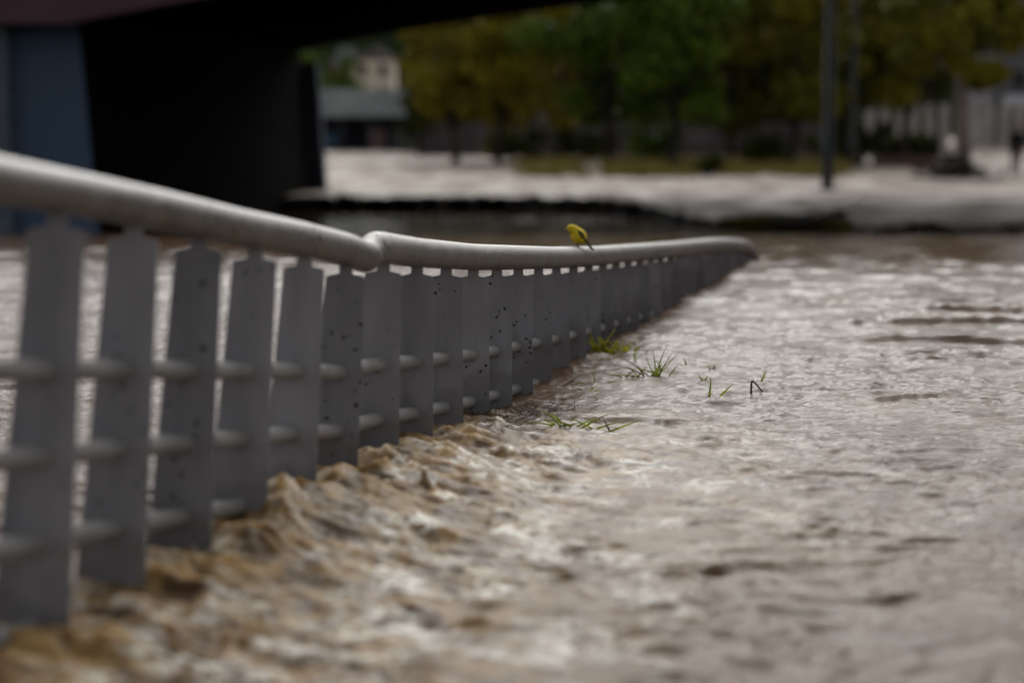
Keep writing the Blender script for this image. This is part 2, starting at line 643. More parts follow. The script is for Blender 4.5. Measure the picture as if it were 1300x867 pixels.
# ------------------------------------------------------------------ far promenade and quay edge
edge_pts = [(-400, 47), (-30, 46.5), (-12, 45.5), (-4.7, 44.6), (-3, 44.2), (-0.94, 44.3), (0.8, 43.6), (2.1, 43.2), (2.75, 40.5), (3.15, 37.0),
            (3.57, 34.0), (4.4, 32.2), (5.9, 31.2), (7.2, 31.4), (8.6, 30.9), (14, 30.4), (60, 30), (400, 30)]
ep = []
for i in range(len(edge_pts) - 1):
    a, b = Vector(edge_pts[i]), Vector(edge_pts[i + 1])
    nseg = 8 if (b - a).length < 12 else 1
    for k in range(nseg):
        p = a.lerp(b, k / nseg)
        j = 0.7 if nseg > 1 else 0
        ep.append((p.x, p.y + random.uniform(-j, j)))
ep.append(edge_pts[-1])
pm = MB()
n = len(ep)
vs = [(x, y, PROM + random.uniform(-.08, .02)) for x, y in ep] + [(x, y + 0.9 + random.uniform(-.3, .3), PROM) for x, y in ep] + [(x * 8, 4000.0, PROM) for x, y in ep] + [(x, y + random.uniform(.0, .25), -3.1) for x, y in ep]
fs = []
for i in range(n - 1):
    fs += [(i, i + 1, n + i + 1, n + i), (n + i, n + i + 1, 2 * n + i + 1, 2 * n + i), (3 * n + i, 3 * n + i + 1, i + 1, i)]
pm.add(vs, fs)


def promenade_material():
    m = bpy.data.materials.new('wet_muddy_paving')
    m.use_nodes = True
    nt = m.node_tree
    N, L = nt.nodes, nt.links
    p = N['Principled BSDF']
    geo = N.new('ShaderNodeNewGeometry')
    mp = N.new('ShaderNodeMapping')
    mp.inputs['Scale'].default_value = (1.1, 0.42, 1)
    L.new(geo.outputs['Position'], mp.inputs['Vector'])
    nz = N.new('ShaderNodeTexNoise')
    nz.inputs['Scale'].default_value = 1.0
    nz.inputs['Detail'].default_value = 6
    L.new(mp.outputs['Vector'], nz.inputs['Vector'])
    rp = N.new('ShaderNodeValToRGB')
    rp.color_ramp.elements[0].position = 0.35
    rp.color_ramp.elements[1].position = 0.65
    p.inputs['Specular IOR Level'].default_value = 0.10
    rp.color_ramp.elements[0].color = (0.180, 0.138, 0.112, 1)
    rp.color_ramp.elements[1].color = (0.370, 0.315, 0.268, 1)
    L.new(nz.outputs['Fac'], rp.inputs['Fac'])
    # vertical quay face takes a near-black colour
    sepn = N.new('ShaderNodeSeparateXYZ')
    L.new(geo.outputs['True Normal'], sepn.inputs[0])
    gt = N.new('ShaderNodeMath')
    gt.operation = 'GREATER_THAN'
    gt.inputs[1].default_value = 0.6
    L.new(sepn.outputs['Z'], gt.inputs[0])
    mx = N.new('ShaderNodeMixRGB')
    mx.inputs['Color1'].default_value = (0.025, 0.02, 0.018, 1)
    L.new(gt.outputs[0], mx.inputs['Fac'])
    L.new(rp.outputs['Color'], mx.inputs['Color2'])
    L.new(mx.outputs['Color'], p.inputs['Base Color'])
    rr = N.new('ShaderNodeMapRange')
    rr.inputs['From Min'].default_value = 0.35
    rr.inputs['From Max'].default_value = 0.65
    rr.inputs['To Min'].default_value = 0.85
    rr.inputs['To Max'].default_value = 0.45
    L.new(nz.outputs['Fac'], rr.inputs['Value'])
    L.new(rr.outputs[0], p.inputs['Roughness'])
    b = N.new('ShaderNodeTexNoise')
    b.inputs['Scale'].default_value = 3.0
    b.inputs['Detail'].default_value = 5
    L.new(geo.outputs['Position'], b.inputs['Vector'])
    bp = N.new('ShaderNodeBump')
    bp.inputs['Strength'].default_value = 0.35
    bp.inputs['Distance'].default_value = 0.12
    L.new(b.outputs['Fac'], bp.inputs['Height'])
    L.new(bp.outputs['Normal'], p.inputs['Normal'])
    return m


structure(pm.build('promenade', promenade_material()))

# ------------------------------------------------------------------ bridge
bridge = empty('road_bridge', (-6.6, 30, PROM), 'dark low arched road bridge on a broad blue grey pier at left', 'bridge')


def soffit(X):
    d = X + 7.0
    if d < 0:
        return 2.45
    z = 2.42 + 0.198 * d - 0.004 * d * d
    d2 = 42.5 - X
    return min(z, 2.42 + 0.198 * d2 - 0.004 * d2 * d2) if d2 > 0 else 2.45


xs = [-60, -30, -16, -10] + [-7 + 49.5 * k / 44 for k in range(45)] + [56, 75]
Y0, Y1 = 29.7, 48.2
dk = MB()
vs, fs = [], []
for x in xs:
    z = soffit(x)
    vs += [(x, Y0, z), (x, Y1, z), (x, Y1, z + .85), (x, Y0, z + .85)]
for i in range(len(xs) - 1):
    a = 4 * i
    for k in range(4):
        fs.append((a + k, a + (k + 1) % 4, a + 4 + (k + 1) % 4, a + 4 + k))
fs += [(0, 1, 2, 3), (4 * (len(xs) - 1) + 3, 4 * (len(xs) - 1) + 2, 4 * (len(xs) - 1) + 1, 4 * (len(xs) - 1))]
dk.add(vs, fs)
dk.build('deck', mat('shade_dark_concrete', (0.006, 0.005, 0.005), 0.9, vary=0.4, scale=0.8, spec=0.0), bridge)  # deep shade below the deck is put into this near-black colour
fa = MB()
vs, fs = [], []
for x in xs:
    z = soffit(x)
    vs += [(x, Y0 - 0.35, z - 0.04), (x, Y0 - 0.003, z - 0.04), (x, Y0 - 0.003, z + 1.0), (x, Y0 - 0.35, z + 1.0)]
for i in range(len(xs) - 1):
    a = 4 * i
    for k in range(4):
        fs.append((a + k, a + (k + 1) % 4, a + 4 + (k + 1) % 4, a + 4 + k))
fa.add(vs, fs)
fa.build('fascia', mat('plum_brown_paint', (0.095, 0.055, 0.068), 0.7, vary=0.2, scale=0.6, spec=0.2), bridge)


def hexa(bot, top):
    return bot + top, [(0, 3, 2, 1), (4, 5, 6, 7), (0, 1, 5, 4), (1, 2, 6, 5), (2, 3, 7, 6), (3, 0, 4, 7)]


pr_ = MB()
pr_.add(*hexa([(-16, 30, -3), (-6.55, 30, -3), (-5.02, 48, -3), (-16, 48, -3)], [(-16, 30.1, 2.6), (-6.98, 30.1, 2.6), (-5.42, 47.9, 2.6), (-16, 47.9, 2.6)]))


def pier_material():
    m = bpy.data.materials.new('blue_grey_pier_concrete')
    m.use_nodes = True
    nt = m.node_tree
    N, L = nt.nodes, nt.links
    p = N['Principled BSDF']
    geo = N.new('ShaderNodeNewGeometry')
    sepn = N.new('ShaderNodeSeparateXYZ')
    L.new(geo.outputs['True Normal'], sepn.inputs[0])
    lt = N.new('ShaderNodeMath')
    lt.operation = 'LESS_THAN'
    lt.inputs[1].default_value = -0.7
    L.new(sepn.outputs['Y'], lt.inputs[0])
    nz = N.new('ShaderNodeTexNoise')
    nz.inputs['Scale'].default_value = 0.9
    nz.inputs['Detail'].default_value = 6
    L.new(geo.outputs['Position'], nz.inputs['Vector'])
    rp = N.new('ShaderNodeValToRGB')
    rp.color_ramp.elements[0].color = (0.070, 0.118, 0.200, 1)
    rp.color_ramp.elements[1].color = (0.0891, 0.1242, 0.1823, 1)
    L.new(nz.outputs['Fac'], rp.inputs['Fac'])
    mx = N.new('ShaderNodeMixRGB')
    mx.inputs['Color1'].default_value = (0.006, 0.005, 0.005, 1)     # shade under the arch painted into the side face
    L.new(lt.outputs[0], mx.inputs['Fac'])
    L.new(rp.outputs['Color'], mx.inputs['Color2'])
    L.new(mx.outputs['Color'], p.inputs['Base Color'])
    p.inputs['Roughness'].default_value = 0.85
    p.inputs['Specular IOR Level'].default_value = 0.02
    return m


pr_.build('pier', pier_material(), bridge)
MB().box((-9.4, 29.93, -0.25), (2.7, 0.28, 5.4)).build('pilaster', mat('pale_blue_grey_panel', (0.1105, 0.1365, 0.1755), 0.85, spec=0.15), bridge)
MB().add(*hexa([(-5.35, 48.02, -3), (-4.72, 48.02, -3), (-4.72, 48.7, -3), (-5.35, 48.7, -3)], [(-5.60, 48.02, 2.4), (-5.02, 48.02, 2.4), (-5.02, 48.7, 2.4), (-5.60, 48.7, 2.4)])).build('buttress', mat('slate_blue_concrete', (0.05, 0.065, 0.09), 0.85, spec=0.15), bridge)

# ------------------------------------------------------------------ the railing
rail_tab = [(-120, 207), (-60, 217), (0, 229), (100, 247), (200, 266), (300, 288), (380, 303), (440, 317), (453, 322.5), (465, 326.5), (474, 315), (490, 315.5), (530, 321), (600, 326.5), (700, 327.5),
            (760, 325), (800, 321.5), (850, 317), (900, 311.5), (925, 310.5), (942, 312), (950, 316), (956, 325), (960, 340), (963, 360)]
rail_pts = [at(x, y, 3125.0 / (1232 - x)) for x, y in rail_tab]


def resample(pts, step):
    out = [pts[0]]
    for a, b in zip(pts[:-1], pts[1:]):
        k = max(1, int((b - a).length / step))
        for i in range(1, k + 1):
            out.append(a.lerp(b, i / k))
    return out


def smooth(pts, it):
    pts = [p.copy() for p in pts]
    for _ in range(it):
        q = [p.copy() for p in pts]
        for i in range(1, len(pts) - 1):
            q[i] = (pts[i - 1] + pts[i] * 2 + pts[i + 1]) / 4
        pts = q
    return pts


rail_path = smooth(resample(rail_pts, 0.012), 3)
# a dent on both sides of the welded joint
R0 = 0.0355
rads = []
for p in rail_path:
    Dp = (p.x + 1.3315) / 0.2480
    r = R0 - 0.0022 * (1 - min(1, max(0, (Dp - 3.0) / 1.1)))
    r *= 1 + 0.06 * math.exp(-((Dp - 4.16) / 0.04) ** 2) - 0.10 * math.exp(-((Dp - 4.10) / 0.018) ** 2)
    rads.append(r)
railing = empty('flood_railing', at(650, 500, 5.2), 'long grey metal railing running down into the brown flood water', 'railing')
m_rail = speckled('mud_splashed_galvanised_tube', (0.205, 0.196, 0.187), 0.44, 0.5, 110, 0.75, (0.02, 0.015, 0.012), 0.2, patch_lo=0.30, power=2.6)
m_plate = speckled('grey_painted_steel', (0.2400, 0.2400, 0.2620), 0.55, 0.0, 80, 0.46, (0.016, 0.009, 0.008), 0.17, spec=0.3, wet=True)
m_rod = speckled('grey_painted_rod', (0.25, 0.243, 0.24), 0.45, 0.0, 70, 0.3, (0.03, 0.022, 0.018), 0.15, spec=0.4)
MB().tube(rail_path, rads, 28).build('handrail', m_rail, railing, smooth=True)


def rail_at(D):
    """centre and tangent of the handrail at depth D"""
    x = RAIL_K * D + RAIL_C
    for a, b in zip(rail_path[:-1], rail_path[1:]):
        if a.x <= x <= b.x:
            return a.lerp(b, (x - a.x) / max(1e-9, b.x - a.x))
    return rail_path[-1].copy() if x > 0 else rail_path[0].copy()


def frame_at(D):
    c = rail_at(D)
    t = (rail_at(D + 0.3) - rail_at(D - 0.3))
    if D < 4.1:
        t = rail_at(3.9) - rail_at(2.7)
    elif D < 4.7:
        t = rail_at(4.9) - rail_at(4.25)
    elif D > 10.2:
        t = rail_at(10.2) - rail_at(9.4)
    t.normalize()
    side = t.cross(Vector((0, 0, 1))).normalized()       # towards the right, the downstream side
    down = t.cross(side).normalized()
    if down.z > 0:
        down = -down
    lean = 0.035 * (1 - min(1, max(0, (D - 3.9) / 0.8)))
    down = (down - side * lean).normalized()
    return c, t, side, down


S0, S1 = 0.0145, 0.0412
outline = [(S0, 0.022), (S0, 0.0495), (S0 + 0.003, 0.0515), (S1 - 0.003, 0.0560), (S1, 0.059), (S1 + 0.0275 * 0.92, 0.99)]
outline = outline + [(-u, v) for u, v in reversed(outline)]
OFFS = [0.262, 0.388, 0.515, 0.642, 0.769]
rod_paths = [[] for _ in OFFS]
for n in range(-1, 36):
    D = 0.25 * (n + 10.8)
    c, t, side, down = frame_at(D)
    jit = random.uniform(-.003, .004)
    sd = (side * math.cos(math.radians(14)) + t * (math.sin(math.radians(14)) + random.uniform(-.07, .07))).normalized()
    nn = sd.cross(down).normalized()
    MB().prism(outline, sd, down, nn, c + t * jit, 0.004).build('baluster', m_plate, railing)
    for k, o in enumerate(OFFS):
        rod_paths[k].append(c + t * jit + down * o)
for k, pth in enumerate(rod_paths):
    MB().tube(resample(pth, 0.1), 0.0165, 18).build('rod', m_rod, railing, smooth=True)

# ------------------------------------------------------------------ bird
c = rail_at(6.262)
top = c + Vector((0, 0, R0 - 0.002))
bird = empty('bird', top, 'small yellow bird with dark wings perched on the handrail', 'bird')
m_yel = mat('yellow_feathers', (0.80, 0.60, 0.02), 0.8, vary=0.25, scale=90, bump=0.3, bscale=400)
m_dark = mat('dark_wing_feathers', (0.10, 0.08, 0.02), 0.8, vary=0.5, scale=120)
m_horn = mat('horn_beak', (0.16, 0.10, 0.07), 0.5)


def bp_(x, y, z):
    # local bird frame: faces left and a little towards us
    a = math.radians(12)
    x, z = x * 1.10, z * .82 if z > 0 else z
    return top + Vector((x * math.cos(a) - y * math.sin(a), x * math.sin(a) + y * math.cos(a), z))


body = [(-.034, 0, .073), (-.031, 0, .0745), (-.026, 0, .0755), (-.019, 0, .075), (-.013, 0, .071), (-.008, 0, .064), (-.003, 0, .055), (.003, 0, .046), (.010, 0, .037), (.017, 0, .029), (.023, 0, .022), (.028, 0, .0165)]
brad = [.0015, .008, .0135, .0158, .0170, .0200, .0240, .0260, .0245, .0190, .0110, .005]
MB().tube([bp_(*p) for p in body], brad, 18, squash=[0.95] * 12).build('body', m_yel, bird, smooth=True)
bk = MB().tube([bp_(-.0325, 0, .073), bp_(-.039, 0, .0715), bp_(-.0445, 0, .0695)], [.0042, .0028, .0004], 10)
bk.build('beak', m_horn, bird, smooth=True)
for sgn in (-1, 1):
    e = MB()
    cpt = bp_(-.0235, sgn * .0140, .0795)
    e.tube([cpt + Vector((0, 0, -.0022)), cpt + Vector((0, 0, -.001)), cpt + Vector((0, 0, .001)), cpt + Vector((0, 0, .0022))], [.0007, .002, .002, .0007], 10)
    e.build('eye', mat('bird_eye', (0.005, 0.005, 0.005), 0.1), bird, smooth=True)
    w = MB()
    w.tube([bp_(-.004, sgn * .0180, .069), bp_(.002, sgn * .0225, .060), bp_(.010, sgn * .0225, .048), bp_(.019, sgn * .0150, .034), bp_(.029, sgn * .009, .021), bp_(.037, sgn * .0045, .011)],
           [.002, .0075, .0085, .007, .0045, .001], 12, squash=[.5, .42, .4, .4, .4, .5])
    w.build('wing', m_dark, bird, smooth=True)
    lg = MB()
    a0 = bp_(.004, sgn * .009, .030)
    a1 = bp_(-.001, sgn * .009, .012)
    lg.tube([a0, a1, bp_(.0015, sgn * .009, .002)], [.0035, .0016, .0013], 8)
    for q in (-.5, 0, .5):
        lg.tube([bp_(.0015, sgn * .009, .002), bp_(-.009, sgn * .009 + q * .009, .0012)], [.0012, .0006], 6)
    lg.build('leg', m_horn, bird, smooth=True)
tl = MB()
for q in (-1, 0, 1):
    tl.tube([bp_(.025, q * .002, .020), bp_(.038, q * .0035, .004), bp_(.050, q * .005, -.012)], [.0035, .0045, .0025], 8, squash=[1, .8, .8])
tl.build('tail', m_dark, bird, smooth=True)

# ------------------------------------------------------------------ grass and twigs carried by the flood
m_gr = mat('fresh_green_blade', (0.40, 0.47, 0.05), 0.5, vary=0.45, scale=30, trans=0.68)
m_gd = mat('deep_green_blade', (0.05, 0.09, 0.012), 0.5, vary=0.3, scale=30)
m_st = mat('straw_blade', (0.30, 0.20, 0.06), 0.6, vary=0.4, scale=30)
m_tw = mat('wet_brown_twig', (0.045, 0.028, 0.016), 0.5, vary=0.3, scale=40)


def blade(mb, p0, dirv, L, w, bend=0.3, seg=5, twig=False):
    dirv = Vector(dirv).normalized()
    sidev = dirv.cross(Vector((0, 1, 0.2)))
    if sidev.length < 0.1:
        sidev = Vector((1, 0, 0))
    sidev.normalize()
    pts = []
    for i in range(seg + 1):
        t = i / seg
        q = Vector(p0) + dirv * (L * t) + Vector((sidev.x, sidev.y, -abs(sidev.z) * 0.5 - 0.3)) * (bend * L * t * t)
        pts.append(q)
    w = w * (1.0 if twig else 1.25)
    rad = [w * (1 - 0.85 * (i / seg) ** 1.5) for i in range(seg + 1)]
    mb.tube(pts, rad, 6, squash=None if twig else [0.35] * (seg + 1))


def tuft(px, py, name, label, specs, m, group='grass and twigs carried by the flood'):
    """specs: list of (dx px, dirx, diry, dirz, length m, width m, bend)"""
    p = on_level(px, py, 0.0)
    z = wz(p.x, p.y)
    p.z = z
    mb = MB()
    for (ox, dx, dy, dz, L, w, b) in specs:
        q = p + Vector((ox, random.uniform(-.02, .02), 0))
        q.z = wz(q.x, q.y) - 0.006
        blade(mb, q, (dx, dy, dz), L, w, b, twig=(m is m_tw))
    me_o = mb
    o = me_o.build(name, m, None, smooth=True)
    # origin at the foot of the tuft
    o.data.transform(Matrix.Translation(-p))
    o.location = p
    return tag(o, label, 'twig' if 'twig' in name else 'grass', group)


U = random.uniform
tuft(742, 552, 'grass_tuft', 'bright green flattened grass tuft floating in front of the railing foot',
     [(U(-.075, .06), U(-1, 1), U(-.5, .3), U(.05, .55), U(.05, .12), .0026, U(-.2, .5)) for _ in range(13)], m_gr)
tuft(776, 553, 'bent_twig', 'dark bent stalk sticking up at the right of the flattened green tuft',
     [(0, -.45, 0, 1, .052, .003, .05), (0.000, .5, 0, .10, .03, .0025, .1)], m_tw)
tuft(700, 551, 'grass_strand', 'dark green grass strand lying on the water left of the bright tuft',
     [(U(-.06, .06), U(-1, 1), U(-.3, .3), U(.02, .1), U(.05, .1), .0020, .1) for _ in range(7)], m_gd)
tuft(822, 484, 'grass_tangle', 'olive tangle of grass standing on the water right of the railing',
     [(U(-.07, .07), U(-1, 1), U(-.5, .3), U(.2, 1.0), U(.04, .11), .0024, U(-.4, .7)) for _ in range(13)], m_gr)
tuft(812, 483, 'straw_tangle', 'brown straw caught in the olive grass tangle',
     [(U(-.06, .07), U(-1, 1), U(-.5, .3), U(.2, .9), U(.05, .11), .0022, U(-.3, .6)) for _ in range(9)], m_st)
tuft(757, 489, 'grass_shoot', 'short grass blades with one upright between railing and tangle',
     [(-.005, -.05, 0, 1, .045, .0022, .05), (-.02, -.8, 0, .25, .05, .002, .2), (.01, .8, 0, .25, .05, .002, .2), (.03, 1, 0, .3, .035, .002, .1), (-.04, 1, 0, .1, .04, .002, .1)], m_gr)
tuft(711, 489, 'leaning_twig', 'thin brown twig leaning up to the right beside the railing', [(0, .9, 0.1, .55, .078, .0024, .05)], m_tw)
tuft(806, 463, 'grass_stalk', 'single tall green stalk upright behind the olive tangle', [(0, .02, 0, 1, .085, .0026, .03), (.002, -.3, 0, .9, .04, .002, .1)], m_gr)
tuft(775, 452, 'leafy_clump', 'yellow green leafy clump caught against the railing foot',
     [(U(-.06, .07), U(-1, 1), U(-.6, .3), U(.3, 1), U(.04, .10), .0045, U(-.3, .6)) for _ in range(26)], mat('yellow_green_leaf', (0.50, 0.50, 0.06), 0.5, vary=0.4, scale=25, trans=0.68))
tuft(900, 504, 'grass_shoot', 'left upright blade of the pair standing in the water at mid right', [(0, .12, 0, 1, .060, .0034, .05)], m_gr)
tuft(909, 505, 'grass_shoot', 'right slanting blade of the pair standing in the water at mid right', [(0, .75, 0, .75, .068, .0034, .05)], m_gr)
bt = on_level(953, 504, 0.0)
bt.z = wz(bt.x, bt.y)
vt = MB().tube([Vector((0, 0, -.012)), Vector((.001, 0, .02)), Vector((.002, 0, .045)), Vector((.004, 0, .048)), Vector((.018, 0, .034)), Vector((.036, -.004, .012))],
               [.0034, .0032, .003, .003, .0026, .002], 7).build('broken_twig', m_tw, None, smooth=True)
vt.location = bt
tag(vt, 'dark broken stalk folded like an upturned letter V at mid right', 'twig', 'grass and twigs carried by the flood')
tuft(966, 491, 'grass_shoot', 'small slanting green blade just behind the broken dark stalk', [(0, .5, 0, 1, .045, .0032, .05)], m_gr)
tuft(885, 569, 'floating_leaf', 'flat olive leaf floating alone on smooth water at centre right', [(-.03, 1, 0, .06, .05, .004, .02), (.0, 1, .1, .12, .04, .003, .1)], m_gd)
tuft(872, 468, 'grass_scrap', 'pale green scrap floating left of two others beyond the upright pair', [(0, U(-1, 1), 0, .3, .03, .003, .2) for _ in range(4)], m_gr)
tuft(903, 470, 'grass_scrap', 'middle pale green scrap of three beyond the upright pair', [(0, U(-1, 1), 0, .3, .028, .003, .2) for _ in range(4)], m_gr)
tuft(893, 488, 'grass_scrap', 'low green scrap on the water just behind the upright pair', [(0, U(-1, 1), 0, .2, .03, .003, .2) for _ in range(4)], m_gr)
tuft(745, 497, 'grass_scrap', 'flat green scrap in front of the short upright blades', [(0, U(-1, 1), 0, .08, .05, .0022, .1) for _ in range(5)], m_gr)

# straw mat washed against the balusters
sm = MB()
for _ in range(420):
    px = random.gauss(672, 26)
    py = random.gauss(541 - 0.30 * (px - 650), 9)
    p = on_level(px, py, 0.0)
    if p.x < RAIL_K * p.y + RAIL_C - 0.02:
        continue
    p.z = wz(p.x, p.y) - 0.001
    blade(sm, p, (U(-1, 1), U(-.8, .8), U(-.05, .35)), U(.012, .04), U(.0007, .0014), U(-.3, .3), 2, True)
tag(sm.build('straw_debris', m_tw), 'fine dark straw and twig litter washed against the balusters', 'debris', kind='stuff')

# ------------------------------------------------------------------ trees
def leaf_material(name, c1, c2):
    m = bpy.data.materials.new(name)
    m.use_nodes = True
    nt = m.node_tree
    p = nt.nodes['Principled BSDF']
    at_ = nt.nodes.new('ShaderNodeAttribute')
    at_.attribute_name = 'tint'
    rp = nt.nodes.new('ShaderNodeValToRGB')
    rp.color_ramp.elements[0].color = (*c1, 1)
    rp.color_ramp.elements[1].color = (*c2, 1)
    nt.links.new(at_.outputs['Fac'], rp.inputs['Fac'])
    nt.links.new(rp.outputs['Color'], p.inputs['Base Color'])
    p.inputs['Roughness'].default_value = 0.7
    p.inputs['Specular IOR Level'].default_value = 0.15
    return m


LEAF = {
    'ochre': leaf_material('ochre_leaves', (0.120, 0.108, 0.010), (0.340, 0.290, 0.022)),
    'green': leaf_material('green_leaves', (0.048, 0.085, 0.010), (0.160, 0.230, 0.022)),
    'olive': leaf_material('olive_leaves', (0.0838, 0.0984, 0.0109), (0.2734, 0.2461, 0.0219)),
    'dark': leaf_material('dark_leaves', (0.0292, 0.0401, 0.0092), (0.0911, 0.1021, 0.0182)),
}
m_bark = mat('grey_brown_bark', (0.21, 0.178, 0.165), 0.9, vary=0.35, scale=3, bump=0.5)
m_barkd = mat('dark_bark', (0.030, 0.024, 0.020), 0.9, vary=0.35, scale=3, bump=0.5)


def leaves(centres, sig, n, size):
    """n leaf quads scattered in clumps"""
    centres = np.array(centres)
    k = rng.integers(0, len(centres), n)
    d = rng.normal(size=(n, 3))
    d /= np.linalg.norm(d, axis=1)[:, None]
    r = rng.random(n) ** 0.45
    P = centres[k] + d * r[:, None] * sig[k][:, None] * np.array([1, 1, 0.72])
    a = rng.normal(size=(n, 3))
    a /= np.linalg.norm(a, axis=1)[:, None]
    b = np.cross(a, rng.normal(size=(n, 3)))
    b /= np.linalg.norm(b, axis=1)[:, None]
    s = size * rng.uniform(0.6, 1.4, n)[:, None]
    Q = np.stack([P - a * s, P + b * s * 0.55, P + a * s, P - b * s * 0.55], 1)
    clump_t = rng.random(len(centres))
    tint = np.clip(0.65 * clump_t[k] + 0.35 * rng.random(n), 0, 1)
    return Q, tint


def tree(px, D, crown_bot, crown_top, rad, kind, label, bark=None, nleaf=6500, trunk_r=0.16, name='broadleaf_tree'):
    crown_top = min(crown_top, 9.0)
    crown_bot = crown_bot - (0.75 if kind != 'dark' and px < 1010 else 0.2)
    x = D * (px - 650) / F
    base = Vector((x, D * 0.995, PROM))
    root = empty(name, base, label, 'tree', 'trees along the promenade')
    tk = MB()
    jx = U(-.25, .25)
    hmid = crown_bot + 0.45 * (crown_top - crown_bot)
    pts = [base + Vector((0, 0, -.2)), base + Vector((0, 0, .25)), base + Vector((jx * .4, 0, crown_bot * .6)), base + Vector((jx, 0, crown_bot + .5)), base + Vector((jx * 1.4, 0, hmid))]
    tk.tube(pts, [trunk_r * 1.7, trunk_r * 1.15, trunk_r, trunk_r * .85, trunk_r * .3], 12)
    cs, sg = [], []
    ch = crown_top - crown_bot
    for i in range(34):
        for _ in range(20):
            v = Vector((U(-1, 1), U(-1, 1), U(-1, 1)))
            if 0.25 < v.length < 1:
                break
        wob = 1 + 0.15 * math.sin(3 * math.atan2(v.y, v.x) + px)
        c = base + Vector((v.x * rad * wob, v.y * rad * wob, crown_bot + ch * (0.5 + 0.46 * v.z)))
        cs.append(tuple(c))
        sg.append(U(.55, 1.1) * rad * 0.36)
        if i % 4 == 0:
            tk.tube([base + Vector((jx, 0, crown_bot * .95 + U(0, 1.2))), base.lerp(c, .5) + Vector((jx * .5, 0, .25 * crown_bot + U(.2, .8))), c], [trunk_r * .45, trunk_r * .28, .03], 7)
    tk.build('trunk', bark or m_barkd, root, smooth=True)
    Q, tint = leaves(cs, np.array(sg), nleaf, 0.20)
    Q = Q - np.array(base)
    me = quads_mesh('crown', Q, LEAF[kind], tint)
    link('crown', me, None, root)
    return root


tree(580, 84, 1.6, 9.5, 2.5, 'ochre', 'ochre yellow tree, first from the bridge, its crown beside the pavilion')
tree(632, 80, 2.2, 10.5, 3.1, 'ochre', 'mustard brown tree standing behind the yellow storage box')
tree(705, 92, 1.8, 11.5, 3.4, 'ochre', 'tall ochre tree between the mustard tree and the bright green tree')
tree(772, 78, 2.0, 11.0, 3.2, 'green', 'bright green tree at the middle of the tree row, leftmost green crown')
tree(850, 74, 1.9, 10.5, 3.1, 'green', 'second bright green tree, over the left end of the yellow grass')
tree(925, 82, 1.8, 11.0, 3.2, 'olive', 'olive green tree behind the right half of the yellow grass')
tree(1000, 76, 2.2, 11.0, 3.1, 'olive', 'dark olive tree just left of the tall lamp post')
tree(1078, 86, 1.9, 11.5, 3.4, 'dark', 'very dark tree between the two lamp posts')
tree(1140, 80, 2.1, 10.8, 2.9, 'olive', 'brown tinged tree left of the pale trunk')
tree(1218, 64, 2.6, 9.6, 2.15, 'olive', 'tree with a pale grey brown trunk and a debris heap at its foot', bark=m_bark, trunk_r=0.24)
tree(1185, 96, 3.3, 11.5, 2.4, 'dark', 'dark tree behind the pale trunk, its crown against the grey building')
tree(535, 105, 1.0, 4.8, 1.3, 'dark', 'small dark tree at the right end of the pavilion', nleaf=2500)
tree(418, 150, 3.5, 7.4, 3.6, 'green', 'dark green tree above the pavilion roof beside the cream house', nleaf=4000)

# the far wood that closes the view behind the tree row
cs, sg = [], []
for _ in range(290):
    D = U(118, 150)
    px = U(530, 1225)
    cs.append((D * (px - 650) / F, D, U(.8, 12.5)))
    sg.append(U(1.4, 2.6))
Q, tint = leaves(cs, np.array(sg), 50000, 0.36)
tag(link('far_wood', quads_mesh('far_wood', Q, LEAF['dark'], tint)), 'dark wood closing the view behind the promenade trees', 'wood', kind='stuff')

# hills behind
hx = np.linspace(-700, 700, 90)
hy = np.linspace(240, 900, 24)
HY, HX = np.meshgrid(hy, hx, indexing='ij')
HZ = PROM - 1 + sstep(240, 420, HY) * (46 + 14 * fbm(HX / 160, HY / 160, 3, 5)) 
structure(link('hills', grid_mesh('hills', np.stack([HX, HY, HZ], -1), mat('hill_scrub', (0.012, 0.017, 0.008), 0.95, vary=0.5, scale=0.05, spec=0.0))))

# ------------------------------------------------------------------ shrubs under the trees
def shrub(px, D, w, h, kind, label, name='shrub', n=1800):
    x = D * (px - 650) / F
    base = Vector((x, D * 0.995, PROM))
    root = empty(name, base, label, 'shrub', 'shrubs under the trees')
    st = MB()
    cs, sg = [], []
    for _ in range(14):
        c = (base.x + U(-.5, .5) * w, base.y + U(-.4, .4) * w, PROM + U(.2, .8) * h)
        cs.append(c)
        sg.append(U(.22, .42) * min(w, h))
        st.tube([base + Vector((U(-.1, .1), U(-.1, .1), -.05)), Vector(c)], [.04, .012], 6)
    st.build('stem', m_barkd, root)
    Q, tint = leaves(cs, np.array(sg), n, 0.13)
    link('foliage', quads_mesh('foliage', Q - np.array(base), LEAF[kind], tint), None, root)
    return root


shrub(1088, 82, 2.0, 2.2, 'dark', 'dark upright shrub just right of the tall lamp post')
shrub(660, 88, 2.6, 1.6, 'dark', 'broad dark shrub behind the yellow storage box')
shrub(745, 90, 2.2, 1.7, 'dark', 'dark shrub below the leftmost bright green tree')
shrub(830, 84, 1.8, 1.8, 'green', 'green shrub below the second bright green tree')
shrub(1045, 90, 1.6, 1.3, 'dark', 'dark shrub behind the foot of the nearer lamp post')
shrub(965, 74, 1.2, 1.4, 'dark', 'dark shrub at the right end of the yellow grass')
shrub(897, 62, 0.7, 0.8, 'dark', 'small dark shrub in the middle of the yellow grass', n=900)

